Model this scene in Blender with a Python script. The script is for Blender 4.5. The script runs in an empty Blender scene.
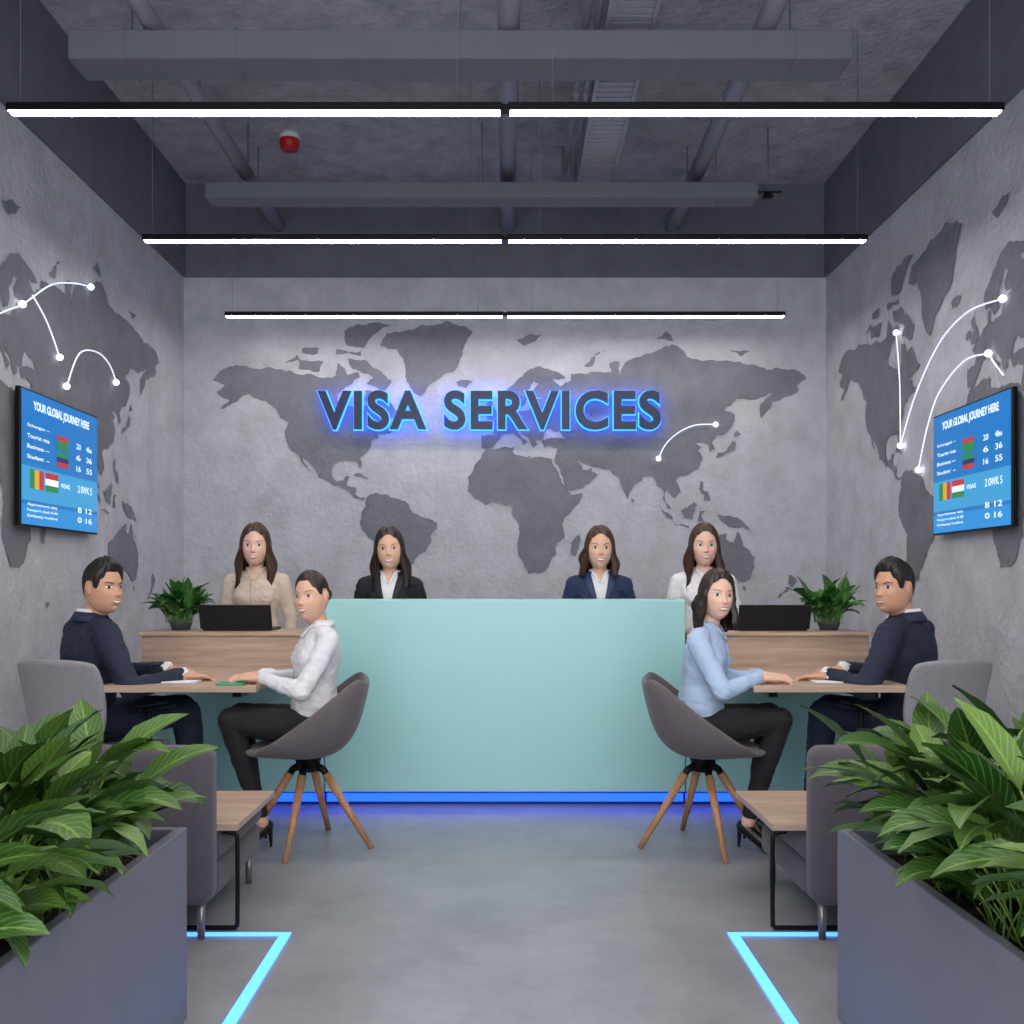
import bpy, bmesh, math, random
from mathutils import Vector, Matrix, noise
from mathutils.bvhtree import BVHTree
from mathutils.geometry import delaunay_2d_cdt
random.seed(7)
SC=bpy.context.scene
COL=SC.collection
V=Vector
UP=V((0,0,1))
def lin(c):
    o=[]
    for x in c:
        x/=255.0
        o.append(x/12.92 if x<=0.04045 else ((x+0.055)/1.055)**2.4)
    return tuple(o)+(1.0,)
# ---------------------------------------------------------------- materials
def mat(name,col,rough=.6,metal=0,var=0,vscale=4,bump=0,bscale=60,emit=None,es=0,spec=.5,stretch=None,sheen=0,bdist=.01):
    m=bpy.data.materials.new(name); m.use_nodes=True
    nt=m.node_tree; b=nt.nodes['Principled BSDF']
    c=lin(col)
    b.inputs['Base Color'].default_value=c
    b.inputs['Roughness'].default_value=rough
    b.inputs['Metallic'].default_value=metal
    b.inputs['Specular IOR Level'].default_value=spec
    if sheen: b.inputs['Sheen Weight'].default_value=sheen
    tc=nt.nodes.new('ShaderNodeTexCoord'); src=tc.outputs['Object']
    if stretch:
        mp=nt.nodes.new('ShaderNodeMapping'); mp.inputs['Scale'].default_value=stretch
        nt.links.new(src,mp.inputs['Vector']); src=mp.outputs['Vector']
    if var:
        n=nt.nodes.new('ShaderNodeTexNoise'); n.inputs['Scale'].default_value=vscale; n.inputs['Detail'].default_value=10; n.inputs['Roughness'].default_value=.7
        nt.links.new(src,n.inputs['Vector'])
        r=nt.nodes.new('ShaderNodeValToRGB')
        r.color_ramp.elements[0].position=.3; r.color_ramp.elements[1].position=.7
        r.color_ramp.elements[0].color=tuple(max(0,x*(1-var)) for x in c[:3])+(1,)
        r.color_ramp.elements[1].color=tuple(min(1,x*(1+var)) for x in c[:3])+(1,)
        nt.links.new(n.outputs['Fac'],r.inputs['Fac']); nt.links.new(r.outputs['Color'],b.inputs['Base Color'])
    if bump:
        n2=nt.nodes.new('ShaderNodeTexNoise'); n2.inputs['Scale'].default_value=bscale; n2.inputs['Detail'].default_value=6
        nt.links.new(src,n2.inputs['Vector'])
        bp=nt.nodes.new('ShaderNodeBump'); bp.inputs['Strength'].default_value=bump; bp.inputs['Distance'].default_value=bdist
        nt.links.new(n2.outputs['Fac'],bp.inputs['Height']); nt.links.new(bp.outputs['Normal'],b.inputs['Normal'])
    if emit:
        b.inputs['Emission Color'].default_value=lin(emit); b.inputs['Emission Strength'].default_value=es
    return m
M={}
M['wall']=mat('concrete_wall',(186,185,191),.85,var=.20,vscale=3.5,bump=.6,bscale=26,bdist=.018)
M['mural']=mat('mural_grey_paint',(119,119,127),.85,var=.22,vscale=4,bump=.5,bscale=26,bdist=.016)
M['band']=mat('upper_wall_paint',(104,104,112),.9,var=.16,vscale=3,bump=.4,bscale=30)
M['ceil']=mat('rough_ceiling',(172,170,174),.95,var=.3,vscale=6,bump=.8,bscale=25,bdist=.02)
M['floor']=mat('polished_concrete_floor',(142,142,146),.34,var=.22,vscale=2.4,bump=.12,bscale=18)
M['duct']=mat('duct_paint',(112,112,118),.6,metal=0,var=.06,vscale=6)
M['pipe']=mat('pipe_paint',(158,156,164),.5)
M['tray']=mat('tray_metal',(160,159,166),.5)
M['black']=mat('black_metal',(14,14,17),.4,metal=.6)
M['led']=mat('led_white',(255,255,255),emit=(255,249,242),es=35)
M['ledblue']=mat('led_blue',(20,60,255),emit=(26,78,255),es=2.3)
M['ledcyan']=mat('led_cyan',(90,180,255),emit=(75,142,255),es=2.0)
M['teal']=mat('teal_laminate',(164,215,213),.30,var=.02,vscale=2)
M['teal_dark']=mat('toe_kick',(20,40,60),.5)
M['signface']=mat('sign_face',(12,32,66),.4)
M['signglow']=mat('sign_glow',(30,120,255),emit=(34,108,255),es=5.0)
M['white_glow']=mat('route_glow',(255,255,255),emit=(235,240,255),es=3.5)
M['white_line']=mat('route_line',(225,228,240),emit=(225,230,255),es=.8)
M['fabric']=mat('taupe_fabric',(100,92,94),.95,var=.1,vscale=40,bump=.4,bscale=250,sheen=.15,bdist=.004)
M['sofafab']=mat('sofa_fabric',(82,75,82),.95,var=.1,vscale=40,bump=.4,bscale=220,sheen=.15,bdist=.004)
M['meshfab']=mat('chair_mesh',(146,143,146),.9,var=.16,vscale=90,bump=.5,bscale=300,bdist=.003)
M['planter']=mat('planter_concrete',(116,116,127),.6,var=.08,vscale=3,bump=.15,bscale=30)
M['soil']=mat('soil',(40,30,24),1,var=.4,vscale=40,bump=1,bscale=60)
M['chrome']=mat('satin_metal',(150,140,140),.35,metal=.8)
M['laptop']=mat('laptop_shell',(30,31,36),.4,metal=.3)
M['screen_key']=mat('laptop_keys',(12,12,14),.5)
M['paper']=mat('paper',(235,235,235),.8)
M['green']=mat('passport_green',(60,160,115),.6)
M['red']=mat('alarm_red',(190,30,30),.4)
M['whitepl']=mat('white_plastic',(210,210,215),.4)
M['pot']=mat('pot_ceramic',(70,72,78),.5)
def wood(name,c1,c2,axis=(1,14,14)):
    m=bpy.data.materials.new(name); m.use_nodes=True; nt=m.node_tree; b=nt.nodes['Principled BSDF']
    tc=nt.nodes.new('ShaderNodeTexCoord'); mp=nt.nodes.new('ShaderNodeMapping'); mp.inputs['Scale'].default_value=axis
    n=nt.nodes.new('ShaderNodeTexNoise'); n.inputs['Scale'].default_value=3; n.inputs['Detail'].default_value=6
    r=nt.nodes.new('ShaderNodeValToRGB'); r.color_ramp.elements[0].color=lin(c1); r.color_ramp.elements[1].color=lin(c2)
    r.color_ramp.elements[0].position=.3; r.color_ramp.elements[1].position=.7
    nt.links.new(tc.outputs['Object'],mp.inputs['Vector']); nt.links.new(mp.outputs['Vector'],n.inputs['Vector'])
    nt.links.new(n.outputs['Fac'],r.inputs['Fac']); nt.links.new(r.outputs['Color'],b.inputs['Base Color'])
    b.inputs['Roughness'].default_value=.45
    return m
M['oak']=wood('light_oak',(168,140,119),(196,170,149),(1.2,14,14))
M['legwood']=wood('beech_leg',(160,112,76),(190,143,102),(14,14,2))
def leafmat(name,d,l):
    m=bpy.data.materials.new(name); m.use_nodes=True; nt=m.node_tree; b=nt.nodes['Principled BSDF']; N=nt.nodes.new; Lk=nt.links.new
    uv=N('ShaderNodeTexCoord'); sp=N('ShaderNodeSeparateXYZ'); Lk(uv.outputs['UV'],sp.inputs[0])
    def ma(op,a,bv=None):
        n=N('ShaderNodeMath'); n.operation=op
        for i,x in enumerate((a,bv)):
            if x is None: continue
            if isinstance(x,(int,float)): n.inputs[i].default_value=x
            else: Lk(x,n.inputs[i])
        return n.outputs[0]
    mm=ma('ABSOLUTE',ma('SUBTRACT',sp.outputs[0],.5))
    rib=ma('MULTIPLY',ma('LESS_THAN',mm,.035),.8)
    ph=ma('SUBTRACT',ma('MULTIPLY',sp.outputs[1],62.0),ma('MULTIPLY',mm,38.0))
    ve=ma('MULTIPLY',ma('POWER',ma('MAXIMUM',ma('SINE',ph),0.0),4.0),.55)
    f=ma('MAXIMUM',rib,ve)
    at=N('ShaderNodeAttribute'); at.attribute_name='rnd'
    f=ma('MINIMUM',ma('ADD',ma('MULTIPLY',f,.6),ma('MULTIPLY',at.outputs['Fac'],.4)),1.0)
    mx=N('ShaderNodeMix'); mx.data_type='RGBA'; mx.inputs[6].default_value=lin(d); mx.inputs[7].default_value=lin(l)
    Lk(f,mx.inputs[0]); Lk(mx.outputs[2],b.inputs['Base Color'])
    b.inputs['Roughness'].default_value=.42
    return m
M['leaf']=leafmat('leaf_green',(28,68,20),(136,170,76))
M['leaf2']=leafmat('leaf_deep_green',(28,78,30),(110,165,80))
# ---------------------------------------------------------------- mesh helpers
def empty(name,loc=(0,0,0)):
    e=bpy.data.objects.new(name,None); e.empty_display_size=.1; e.location=loc; COL.objects.link(e); return e
def par(o,p):
    if p is not None:
        o.parent=p; o.matrix_parent_inverse=Matrix.Translation(p.location).inverted()
def mk(name,vs,fs,m,parent=None,smooth=False,uv=None,rnd=None):
    me=bpy.data.meshes.new(name); me.from_pydata([tuple(v) for v in vs],[],fs)
    me.materials.append(m); me.update()
    if smooth:
        for p in me.polygons: p.use_smooth=True
    if uv:
        l=me.uv_layers.new(name='UVMap')
        for lp in me.loops: l.data[lp.index].uv=uv[lp.vertex_index]
    if rnd:
        a=me.attributes.new('rnd','FLOAT','POINT')
        for i,x in enumerate(rnd): a.data[i].value=x
    o=bpy.data.objects.new(name,me); COL.objects.link(o); par(o,parent); return o
BF=[(0,3,2,1),(4,5,6,7),(0,1,5,4),(1,2,6,5),(2,3,7,6),(3,0,4,7)]
def box(name,x0,x1,y0,y1,z0,z1,m,parent=None,bev=0,seg=2):
    if x0>x1:x0,x1=x1,x0
    vs=[(x0,y0,z0),(x1,y0,z0),(x1,y1,z0),(x0,y1,z0),(x0,y0,z1),(x1,y0,z1),(x1,y1,z1),(x0,y1,z1)]
    o=mk(name,vs,BF,m,parent)
    if bev:
        b=o.modifiers.new('b','BEVEL'); b.width=bev; b.segments=seg
        if seg>2:
            for p in o.data.polygons: p.use_smooth=True
    return o
def obox(name,c,R,F,hx,hy,z0,z1,m,parent=None,bev=0,seg=2):
    c=V(c); vs=[]
    for z in (z0,z1):
        for a,b in ((-1,-1),(1,-1),(1,1),(-1,1)):
            p=c+R*(a*hx)+F*(b*hy); vs.append((p.x,p.y,z))
    o=mk(name,vs,BF,m,parent)
    bm=bmesh.new(); bm.from_mesh(o.data); bmesh.ops.recalc_face_normals(bm,faces=bm.faces); bm.to_mesh(o.data); bm.free()
    if bev:
        b=o.modifiers.new('b','BEVEL'); b.width=bev; b.segments=seg
        if seg>2:
            for p in o.data.polygons: p.use_smooth=True
    return o
def frame(z):
    z=z.normalized(); a=V((1,0,0)) if abs(z.x)<.8 else V((0,1,0))
    x=z.cross(a).normalized(); return x,z.cross(x).normalized(),z
def geo_tube(pts,rad,n=10):
    pts=[V(p) for p in pts]; vs=[];fs=[]
    if not isinstance(rad,(list,tuple)): rad=[rad]*len(pts)
    px=None
    for i,p in enumerate(pts):
        d=(pts[min(i+1,len(pts)-1)]-pts[max(i-1,0)]).normalized()
        if px is None: x,y,_=frame(d)
        else:
            x=(px-d*px.dot(d)).normalized(); y=d.cross(x)
        px=x
        for k in range(n):
            a=2*math.pi*k/n; vs.append(p+(x*math.cos(a)+y*math.sin(a))*rad[i])
    for i in range(len(pts)-1):
        for k in range(n):
            k2=(k+1)%n; fs.append((i*n+k,i*n+k2,(i+1)*n+k2,(i+1)*n+k))
    fs.append(tuple(range(n))[::-1]); fs.append(tuple((len(pts)-1)*n+k for k in range(n)))
    return vs,fs
def join(parts):
    vs=[];fs=[]
    for a,b in parts:
        o=len(vs); vs+=list(a); fs+=[tuple(i+o for i in f) for f in b]
    return vs,fs
def tube(name,pts,rad,m,parent=None,n=12):
    vs,fs=geo_tube(pts,rad,n); return mk(name,vs,fs,m,parent,True)
def smooth_path(pts,k=8):
    pts=[V(p) for p in pts]; out=[]
    P=[pts[0]]+pts+[pts[-1]]
    for i in range(1,len(P)-2):
        for j in range(k):
            t=j/k; a,b,c,d=P[i-1],P[i],P[i+1],P[i+2]
            out.append(.5*((2*b)+(c-a)*t+(2*a-5*b+4*c-d)*t*t+(3*b-a-3*c+d)*t**3))
    out.append(pts[-1]); return out
def cap(p0,p1,r0,r1,n=16):
    p0=V(p0);p1=V(p1); x,y,z=frame(p1-p0); rings=[]
    for i in range(5):
        a=-math.pi/2+ (math.pi/2)*i/4; rings.append((p0+z*r0*math.sin(a),max(r0*math.cos(a),r0*.05)))
    for i in range(5):
        a=(math.pi/2)*i/4; rings.append((p1+z*r1*math.sin(a),max(r1*math.cos(a),r1*.05)))
    vs=[];fs=[]
    for c,r in rings:
        for k in range(n):
            t=2*math.pi*k/n; vs.append(c+(x*math.cos(t)+y*math.sin(t))*r)
    for i in range(len(rings)-1):
        for k in range(n): fs.append((i*n+k,i*n+(k+1)%n,(i+1)*n+(k+1)%n,(i+1)*n+k))
    fs.append(tuple(range(n))[::-1]); fs.append(tuple((len(rings)-1)*n+k for k in range(n)))
    return vs,fs
def chain(pts,rs):
    return [cap(pts[i],pts[i+1],rs[i],rs[i+1]) for i in range(len(pts)-1)]
def ell(c,r,ax=None,n=20,m=12):
    c=V(c); ax=ax or (V((1,0,0)),V((0,1,0)),V((0,0,1))); vs=[];fs=[]
    for i in range(m+1):
        ph=math.pi*min(max(i/m,.01),.99)
        for k in range(n):
            t=2*math.pi*k/n
            vs.append(c+ax[0]*(r[0]*math.sin(ph)*math.cos(t))+ax[1]*(r[1]*math.sin(ph)*math.sin(t))+ax[2]*(r[2]*math.cos(ph)))
    for i in range(m):
        for k in range(n): fs.append((i*n+k,(i+1)*n+k,(i+1)*n+(k+1)%n,i*n+(k+1)%n))
    fs.append(tuple(range(n))); fs.append(tuple(m*n+k for k in range(n))[::-1])
    return vs,fs
def loft(rings,n=32):
    vs=[];fs=[]
    for c,a,b in rings:
        for k in range(n):
            t=2*math.pi*k/n; vs.append(V(c)+a*math.cos(t)+b*math.sin(t))
    for i in range(len(rings)-1):
        for k in range(n): fs.append((i*n+k,i*n+(k+1)%n,(i+1)*n+(k+1)%n,(i+1)*n+k))
    fs.append(tuple(range(n))[::-1]); fs.append(tuple((len(rings)-1)*n+k for k in range(n)))
    return vs,fs
def union(name,parts,vox,m,parent,sm=5,wr=0,wf=11):
    vs,fs=join(parts)
    me=bpy.data.meshes.new(name+'_src'); me.from_pydata([tuple(v) for v in vs],[],fs); me.update()
    bm=bmesh.new(); bm.from_mesh(me); bmesh.ops.recalc_face_normals(bm,faces=bm.faces); bm.to_mesh(me); bm.free()
    o=bpy.data.objects.new(name,me); COL.objects.link(o)
    r=o.modifiers.new('r','REMESH'); r.mode='VOXEL'; r.voxel_size=vox; r.use_smooth_shade=True
    s=o.modifiers.new('s','SMOOTH'); s.iterations=sm; s.factor=.5
    dg=bpy.context.evaluated_depsgraph_get(); ev=o.evaluated_get(dg)
    nm=bpy.data.meshes.new_from_object(ev); o.modifiers.clear(); o.data=nm; nm.name=name
    nm.materials.clear(); nm.materials.append(m)
    if wr:
        ns=[v.normal.copy() for v in nm.vertices]
        for v,nn in zip(nm.vertices,ns):
            p=v.co; q=V((p.x*wf,p.y*wf,p.z*wf*1.7+p.x*6))
            d=.6*noise.noise(q)+.9*(.5-abs(noise.noise(q*1.9+V((5,1,2)))))+.3*noise.noise(q*4.1)
            v.co=p+nn*(d-.25)*wr
    for p in nm.polygons: p.use_smooth=True
    par(o,parent); return o
# ---------------------------------------------------------------- room
WX=2.57; WY=8.0; CZ=4.4; FY=-1.3
box('floor',-WX-.1,WX+.1,FY,WY+.1,-.1,0,M['floor'])
box('ceiling',-WX-.1,WX+.1,FY,WY+.1,CZ,CZ+.1,M['ceil'])
box('wall_back',-WX-.1,WX+.1,WY,WY+.1,0,CZ,M['wall'])
box('wall_left',-WX-.1,-WX,FY,WY,0,CZ,M['wall'])
box('wall_right',WX,WX+.1,FY,WY,0,CZ,M['wall'])
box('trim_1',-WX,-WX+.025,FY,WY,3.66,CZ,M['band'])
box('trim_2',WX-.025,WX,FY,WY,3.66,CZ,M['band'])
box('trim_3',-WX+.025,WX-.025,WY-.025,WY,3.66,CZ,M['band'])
# ---------------------------------------------------------------- world map mural
def miller(la): return 1.25*math.log(math.tan(math.pi/4+.4*math.radians(la)))
LANDS=[
[(-168,66),(-162,70),(-156,71),(-141,70),(-128,70),(-115,68),(-108,68),(-95,68),(-94,72),(-88,68),(-82,69),(-81,67),(-87,64.5),(-94,61),(-94,58.5),(-88,56.5),(-82,55),(-82,52.5),(-79,51.5),(-79,54.5),(-77,57),(-78,60),(-77.5,62.5),(-73,62),(-70,59),(-65,60),(-62,57),(-56,53),(-58,51.5),(-66,50),(-70,47),(-65,49),(-64,46),(-60,46),(-66,43.5),(-70,43.5),(-70,41.5),(-74,40.5),(-76,35),(-81,31.5),(-80,26),(-81.5,26),(-83,29.5),(-89,30),(-94,29.5),(-97,27),(-97.5,22),(-95,18.5),(-91,19),(-90,21),(-87,21.5),(-88.5,16),(-83.5,15),(-83.5,11),(-81,9),(-78,9.3),(-77.5,8),(-80,7.5),(-83,8.5),(-86,11),(-88,13),(-94,16),(-97,16),(-105,20),(-106,23),(-112,30),(-114.5,31.5),(-112,27),(-110,23.3),(-114,27.5),(-117,32.5),(-121,35),(-124.5,40),(-124,47),(-123,49),(-128,51),(-131,55),(-137,58.5),(-146,61),(-152,59.5),(-158,56.5),(-164,54.7),(-158,58.5),(-162,59.5),(-166,62),(-161,64.5)],
[(-62,66),(-68,69),(-78,73),(-88,73.5),(-85,70),(-73,67),(-77,65),(-66,62)],
[(-117,70),(-105,69),(-102,72.5),(-117,73)],[(-62,82.5),(-75,83),(-90,81),(-88,77),(-78,76.5),(-75,79)],
[(-125,72),(-118,74.5),(-116,73)],[(-95,76.3),(-80,75.6),(-80,74.2),(-95,74.5)],[(-115,76.5),(-105,76.5),(-106,74.8),(-115,75)],
[(-45,60),(-52,65),(-54,70),(-59,76),(-69,77),(-65,80.5),(-45,82.5),(-30,83.5),(-14,81),(-20,76),(-22,72),(-26,69),(-38,65.5),(-42,62)],
[(-24,65.5),(-20,66.3),(-14,65.5),(-18,63.5),(-22.5,64)],
[(-5.5,50),(1.5,51.3),(0,53.5),(-2,56),(-3,58.5),(-6,57),(-3,54.5),(-5,53)],[(-10,52),(-6,52.3),(-6,55),(-10,54)],
[(-77.5,8),(-75,11),(-71.5,12),(-64,10.5),(-60,8.5),(-52,5),(-50,0),(-44,-2.5),(-38,-4),(-35,-6),(-35,-9),(-39,-13),(-39,-18),(-42,-23),(-48,-26),(-49,-29),(-54,-34),(-58,-35),(-57,-38),(-62,-39),(-65,-42),(-66,-46),(-69,-51),(-68.5,-54.5),(-72,-53),(-75,-50),(-73,-42),(-73.5,-37),(-71.5,-30),(-70.3,-18),(-76,-14),(-81,-6),(-80,-2.5),(-80,0.5),(-77.5,4)],
[(-6,35.8),(3,37),(10.5,37.3),(10,34),(15,32.3),(20,32.5),(20,31),(24,32),(31,31.3),(33,30.5),(33,28.5),(37,22),(38.5,18),(43,12),(44.5,10.5),(51,12),(50,8),(45,2),(40,-3),(39,-7),(40.5,-14),(35,-20),(35.5,-24),(32.5,-27),(29,-33),(24,-34.2),(18.5,-34.5),(15,-27),(12,-18),(13.5,-11),(12,-5),(9,-1),(9.5,4),(5,4.5),(1,6),(-7,4.5),(-13,8.5),(-17,13),(-17,21),(-13,27.5),(-9.5,31)],
[(44,-24.5),(44,-17),(49.5,-12.5),(50,-16),(47,-25)],
[(-9,37),(-9,43),(-2,43.5),(-1.5,46.5),(-4.5,48.5),(2,51),(5,53.3),(8.5,54),(8.5,57),(10.5,57.5),(10.5,54.5),(14,54),(19,54.5),(21,57),(24,57.5),(24,59.3),(30,60),(23,60),(21.5,62),(25,65),(22,65.8),(17.5,61.5),(18,59.5),(16.5,56.5),(13,55.5),(10.5,59),(7,58),(5,61),(12,66),(18,69.5),(26,71),(35,69.3),(41,67),(33,66.5),(38,64),(44,66),(44,68.5),(54,68.5),(60,69),(68,69),(67,72),(73,72.5),(73,68),(76,72),(81,73.5),(96,76),(104,77.5),(113,74),(128,73),(140,72.5),(150,71.5),(160,69.7),(170,70),(180,69),(184,66.5),(178,64.5),(179,62.5),(170,60),(163,58),(162,55.5),(157,51),(156,57),(163,61.5),(155,59.3),(142,59.2),(135,54.7),(141,52.5),(140,48),(135,43.5),(130,42.5),(127.5,39.5),(129.5,36),(126.5,34.5),(126,37.5),(122,39.5),(118,39),(122,37.3),(119.5,35),(122,31),(120,26),(114,22.3),(108.5,21.5),(106,19),(109,13),(105,8.7),(102.5,12.5),(100,13.3),(99.5,9.5),(103.5,2),(101,3),(98.3,8),(98.5,14),(95,16),(92,22),(87,21.5),(82,16.5),(80,13.5),(77.7,8),(74,15),(72.8,20.5),(69,22.5),(66.5,25.3),(57,26.5),(51,28.5),(48,30),(51,25),(56.3,26),(56.5,24.2),(59.8,22.5),(55,17.5),(45,13),(43,13),(39,21),(35,28),(34.5,31.5),(36,36.5),(28,36.7),(26.5,40),(30,41.2),(41,41.3),(37,45),(34,44.8),(30.5,46.3),(28,43),(28,41.2),(23,40.5),(24,38),(22,36.7),(19.5,41),(14,45),(12.5,44.5),(18.5,40),(16,38),(15,40.5),(10,44),(3.5,43.3),(0,39.5),(-2,36.8),(-5.5,36)],
[(130,31.5),(131,34),(136,35.5),(140,40.5),(142,39.5),(140.8,35.5),(136,33.8)],[(140.5,42),(142,45.3),(145,43.5)],
[(95.5,5.5),(104,-2),(105.5,-6),(101,-3)],[(105.5,-6.3),(114,-7.5),(114,-8.7),(106,-7.5)],[(109,1.5),(113,3),(117,7),(119,5),(116,-4),(110.5,-3)],
[(119,-5.5),(120,1),(125,1.5),(121,-1),(123,-5)],[(131,-1),(137,-1.5),(147,-6),(150.5,-10.5),(143,-8.5),(138,-8.3),(132.5,-3.8)],
[(120.5,18.5),(122.2,18.4),(122,14),(125.5,12),(126.5,7),(122,7.5),(123,10.5),(120,14.5)],
[(114,-22),(122,-18),(129,-15),(136.5,-12),(136,-15.5),(140.5,-17.5),(142.5,-10.8),(146,-19),(153,-25.5),(153,-31),(150,-37.5),(144,-38.5),(138,-35),(135.5,-34.5),(131,-31.5),(124,-33),(115,-34.5)],
[(145,-41),(148,-41),(147,-43.5)],[(173,-35),(178,-38),(175,-41.5),(173,-39.5)],[(172.5,-41),(174,-42),(168,-46.5),(166.5,-46)],
[(52,71),(56,73.5),(68,76.8),(58,74.5),(57,71)],[(12,79),(20,80.3),(27,80),(17,77)],[(-85,22),(-80,23),(-74.5,20),(-78,20)],[(95,79),(100,81),(105,78.5)],
[(80,9.5),(82,7),(80,6)],[(138,76),(150,75.5),(145,74)],[(48,-46),(52,-46),(50,-48)]]
def mural(name,fn):
    VS=[];FS=[]; rr=random.Random(5)
    for L in LANDS:
        p=[((lo+168)*.0135-2.336,1.776+.776*miller(la)) for lo,la in L]
        for it in range(3):
            q=[]
            for i in range(len(p)):
                a=p[i]; b=p[(i+1)%len(p)]; dx=b[0]-a[0]; dy=b[1]-a[1]; k=rr.uniform(-.13,.13)
                q.append(a); q.append(((a[0]+b[0])/2-dy*k,(a[1]+b[1])/2+dx*k))
            p=q
        r=delaunay_2d_cdt([V(x) for x in p],[],[list(range(len(p)))],1,1e-6)
        o=len(VS); VS+=[fn(v.x,v.y) for v in r[0]]; FS+=[tuple(i+o for i in f) for f in r[2]]
    return mk(name,VS,FS,M['mural'])
mural('world_map_mural',lambda u,z:(u,WY-.006,z))
mural('world_map_mural.001',lambda u,z:(-WX+.006,u+5.0,z))
mural('world_map_mural.002',lambda u,z:(WX-.006,5.36-u,z))
def routes(name,fn,arcs,dots,ref):
    e=empty(name,ref)
    for i,a in enumerate(arcs):
        tube('route_line_%d'%(i+1),smooth_path([fn(*p) for p in a],8),.0042,M['white_line'],e,8)
    ps=[ell(fn(*d),(.019,.019,.019),n=14,m=8) for d in dots]
    vs,fs=join(ps); mk('route_nodes',vs,fs,M['white_glow'],e,True)
routes('flight_route_light',lambda u,z:(u,WY-.028,z),[[(1.68,2.48),(1.52,2.475),(1.384,2.416),(1.28,2.32),(1.224,2.208)]],[(1.68,2.48),(1.224,2.208)],(1.45,WY-.028,2.3))
routes('flight_route_light.001',lambda u,z:(-WX+.028,u-.05,z),[[(4.7,2.35),(5.09,2.57),(5.32,2.68),(5.65,2.88),(5.95,2.98),(6.19,3.03)],[(5.43,2.76),(5.6,2.66),(5.76,2.50)],[(5.85,2.353),(6.02,2.58),(6.27,2.65),(6.47,2.62),(6.59,2.525)]],[(6.19,3.03),(5.32,2.68),(5.76,2.5),(5.85,2.353),(6.59,2.525)],(-WX+.028,5.8,2.6))
routes('flight_route_light.002',lambda u,z:(WX-.028,u-.06,z),[[(6.49,2.096),(6.25,2.38),(5.91,2.618),(5.55,2.70),(5.17,2.663)],[(6.21,1.908),(6.08,2.15),(5.91,2.33),(5.6,2.44),(5.32,2.418)],[(6.49,2.096),(6.5,2.5),(6.56,2.84)],[(5.32,2.418),(5.24,2.34),(5.16,2.27)]],[(5.17,2.663),(5.32,2.418),(6.21,1.908),(6.49,2.096),(6.56,2.84)],(WX-.028,5.9,2.4))
# ---------------------------------------------------------------- text
def textgeo(s,extrude=0,offset=0,spacing=1.0):
    c=bpy.data.curves.new('t','FONT'); c.body=s; c.size=1; c.extrude=extrude; c.offset=offset; c.space_character=spacing; c.resolution_u=6
    o=bpy.data.objects.new('t',c); COL.objects.link(o)
    dg=bpy.context.evaluated_depsgraph_get()
    me=bpy.data.meshes.new_from_object(o.evaluated_get(dg))
    vs=[v.co.copy() for v in me.vertices]; fs=[tuple(p.vertices) for p in me.polygons]
    bpy.data.objects.remove(o); bpy.data.meshes.remove(me)
    return vs,fs
e=empty('visa_services_sign',(-.12,WY,2.58))
FO,GO=.034,.052
v0,f0=textgeo('VISA SERVICES',0,FO,1.13)
x0=min(v.x for v in v0);x1=max(v.x for v in v0);y0=min(v.y for v in v0);y1=max(v.y for v in v0)
SXW=2.72;SH=.31
def signmap(v,depth): return ((v.x-x0)/(x1-x0)*SXW-1.485,depth,(v.y-y0)/(y1-y0)*SH+2.430)
for nm,off,ex,ya,mm in (('letter_face',FO,.5,(WY-.095,WY-.062),M['signface']),('halo_backing',GO,.5,(WY-.060,WY-.042),M['signglow'])):
    vs,fs=textgeo('VISA SERVICES',ex,off,1.13)
    out=[signmap(v,ya[0] if v.z>0 else ya[1]) for v in vs]
    mk(nm,out,fs,mm,e)
for i,x in enumerate((-1.35,-1.15,-.97,-.70,-.40,-.17,.03,.28,.50,.69,.95,1.13)):
    tube('standoff_%d'%i,[(x,WY-.045,2.56),(x,WY,2.56)],.004,M['black'],e,6)
# ---------------------------------------------------------------- ceiling services
def duct(name,x0,x1,y0,y1,z0,z1):
    e=empty(name,((x0+x1)/2,y0,z0)); box('duct_body',x0,x1,y0,y1,z0,z1,M['duct'],e,.006)
    n=7
    for i in range(n):
        x=x0+(x1-x0)*(i+.5)/n
        box('flange_%d'%i,x-.005,x+.005,y0-.004,y1+.004,z0-.004,z1+.004,M['duct'],e)
        if i in(0,3,6): tube('hanger_%d'%i,[(x,(y0+y1)/2,z1),(x,(y0+y1)/2,CZ)],.005,M['duct'],e,6)
duct('ventilation_duct',-2.2,1.75,5.03,5.26,3.85,3.995)
duct('ventilation_duct.001',-2.05,1.73,6.83,7.02,3.85,3.955)
def pipe(name,x,z,r,y0=1.5,y1=WY-.03):
    e=empty(name,(x,y1,z)); tube('pipe_run',[(x,y0,z),(x,y1,z)],r,M['pipe'],e,18)
    for i,y in enumerate((3.0,4.4,5.9,7.3)):
        tube('coupling_%d'%i,[(x,y-.03,z),(x,y+.03,z)],r*1.15,M['pipe'],e,18)
        tube('hanger_%d'%i,[(x,y,z+r),(x,y,CZ)],.005,M['duct'],e,6)
pipe('ceiling_pipe',0.02,4.06,.058); pipe('ceiling_pipe.001',-1.8,4.06,.048); pipe('ceiling_pipe.002',1.33,4.06,.055)
pipe('sprinkler_pipe',.42,4.1,.018,1.5,7.3); pipe('sprinkler_pipe.001',.48,4.1,.018,1.5,7.3)
e=empty('cable_tray',(.62,5,4.08))
box('rail_1',.51,.53,1.5,7.35,4.04,4.12,M['tray'],e); box('rail_2',.74,.76,1.5,7.35,4.04,4.12,M['tray'],e)
ps=[]
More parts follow.
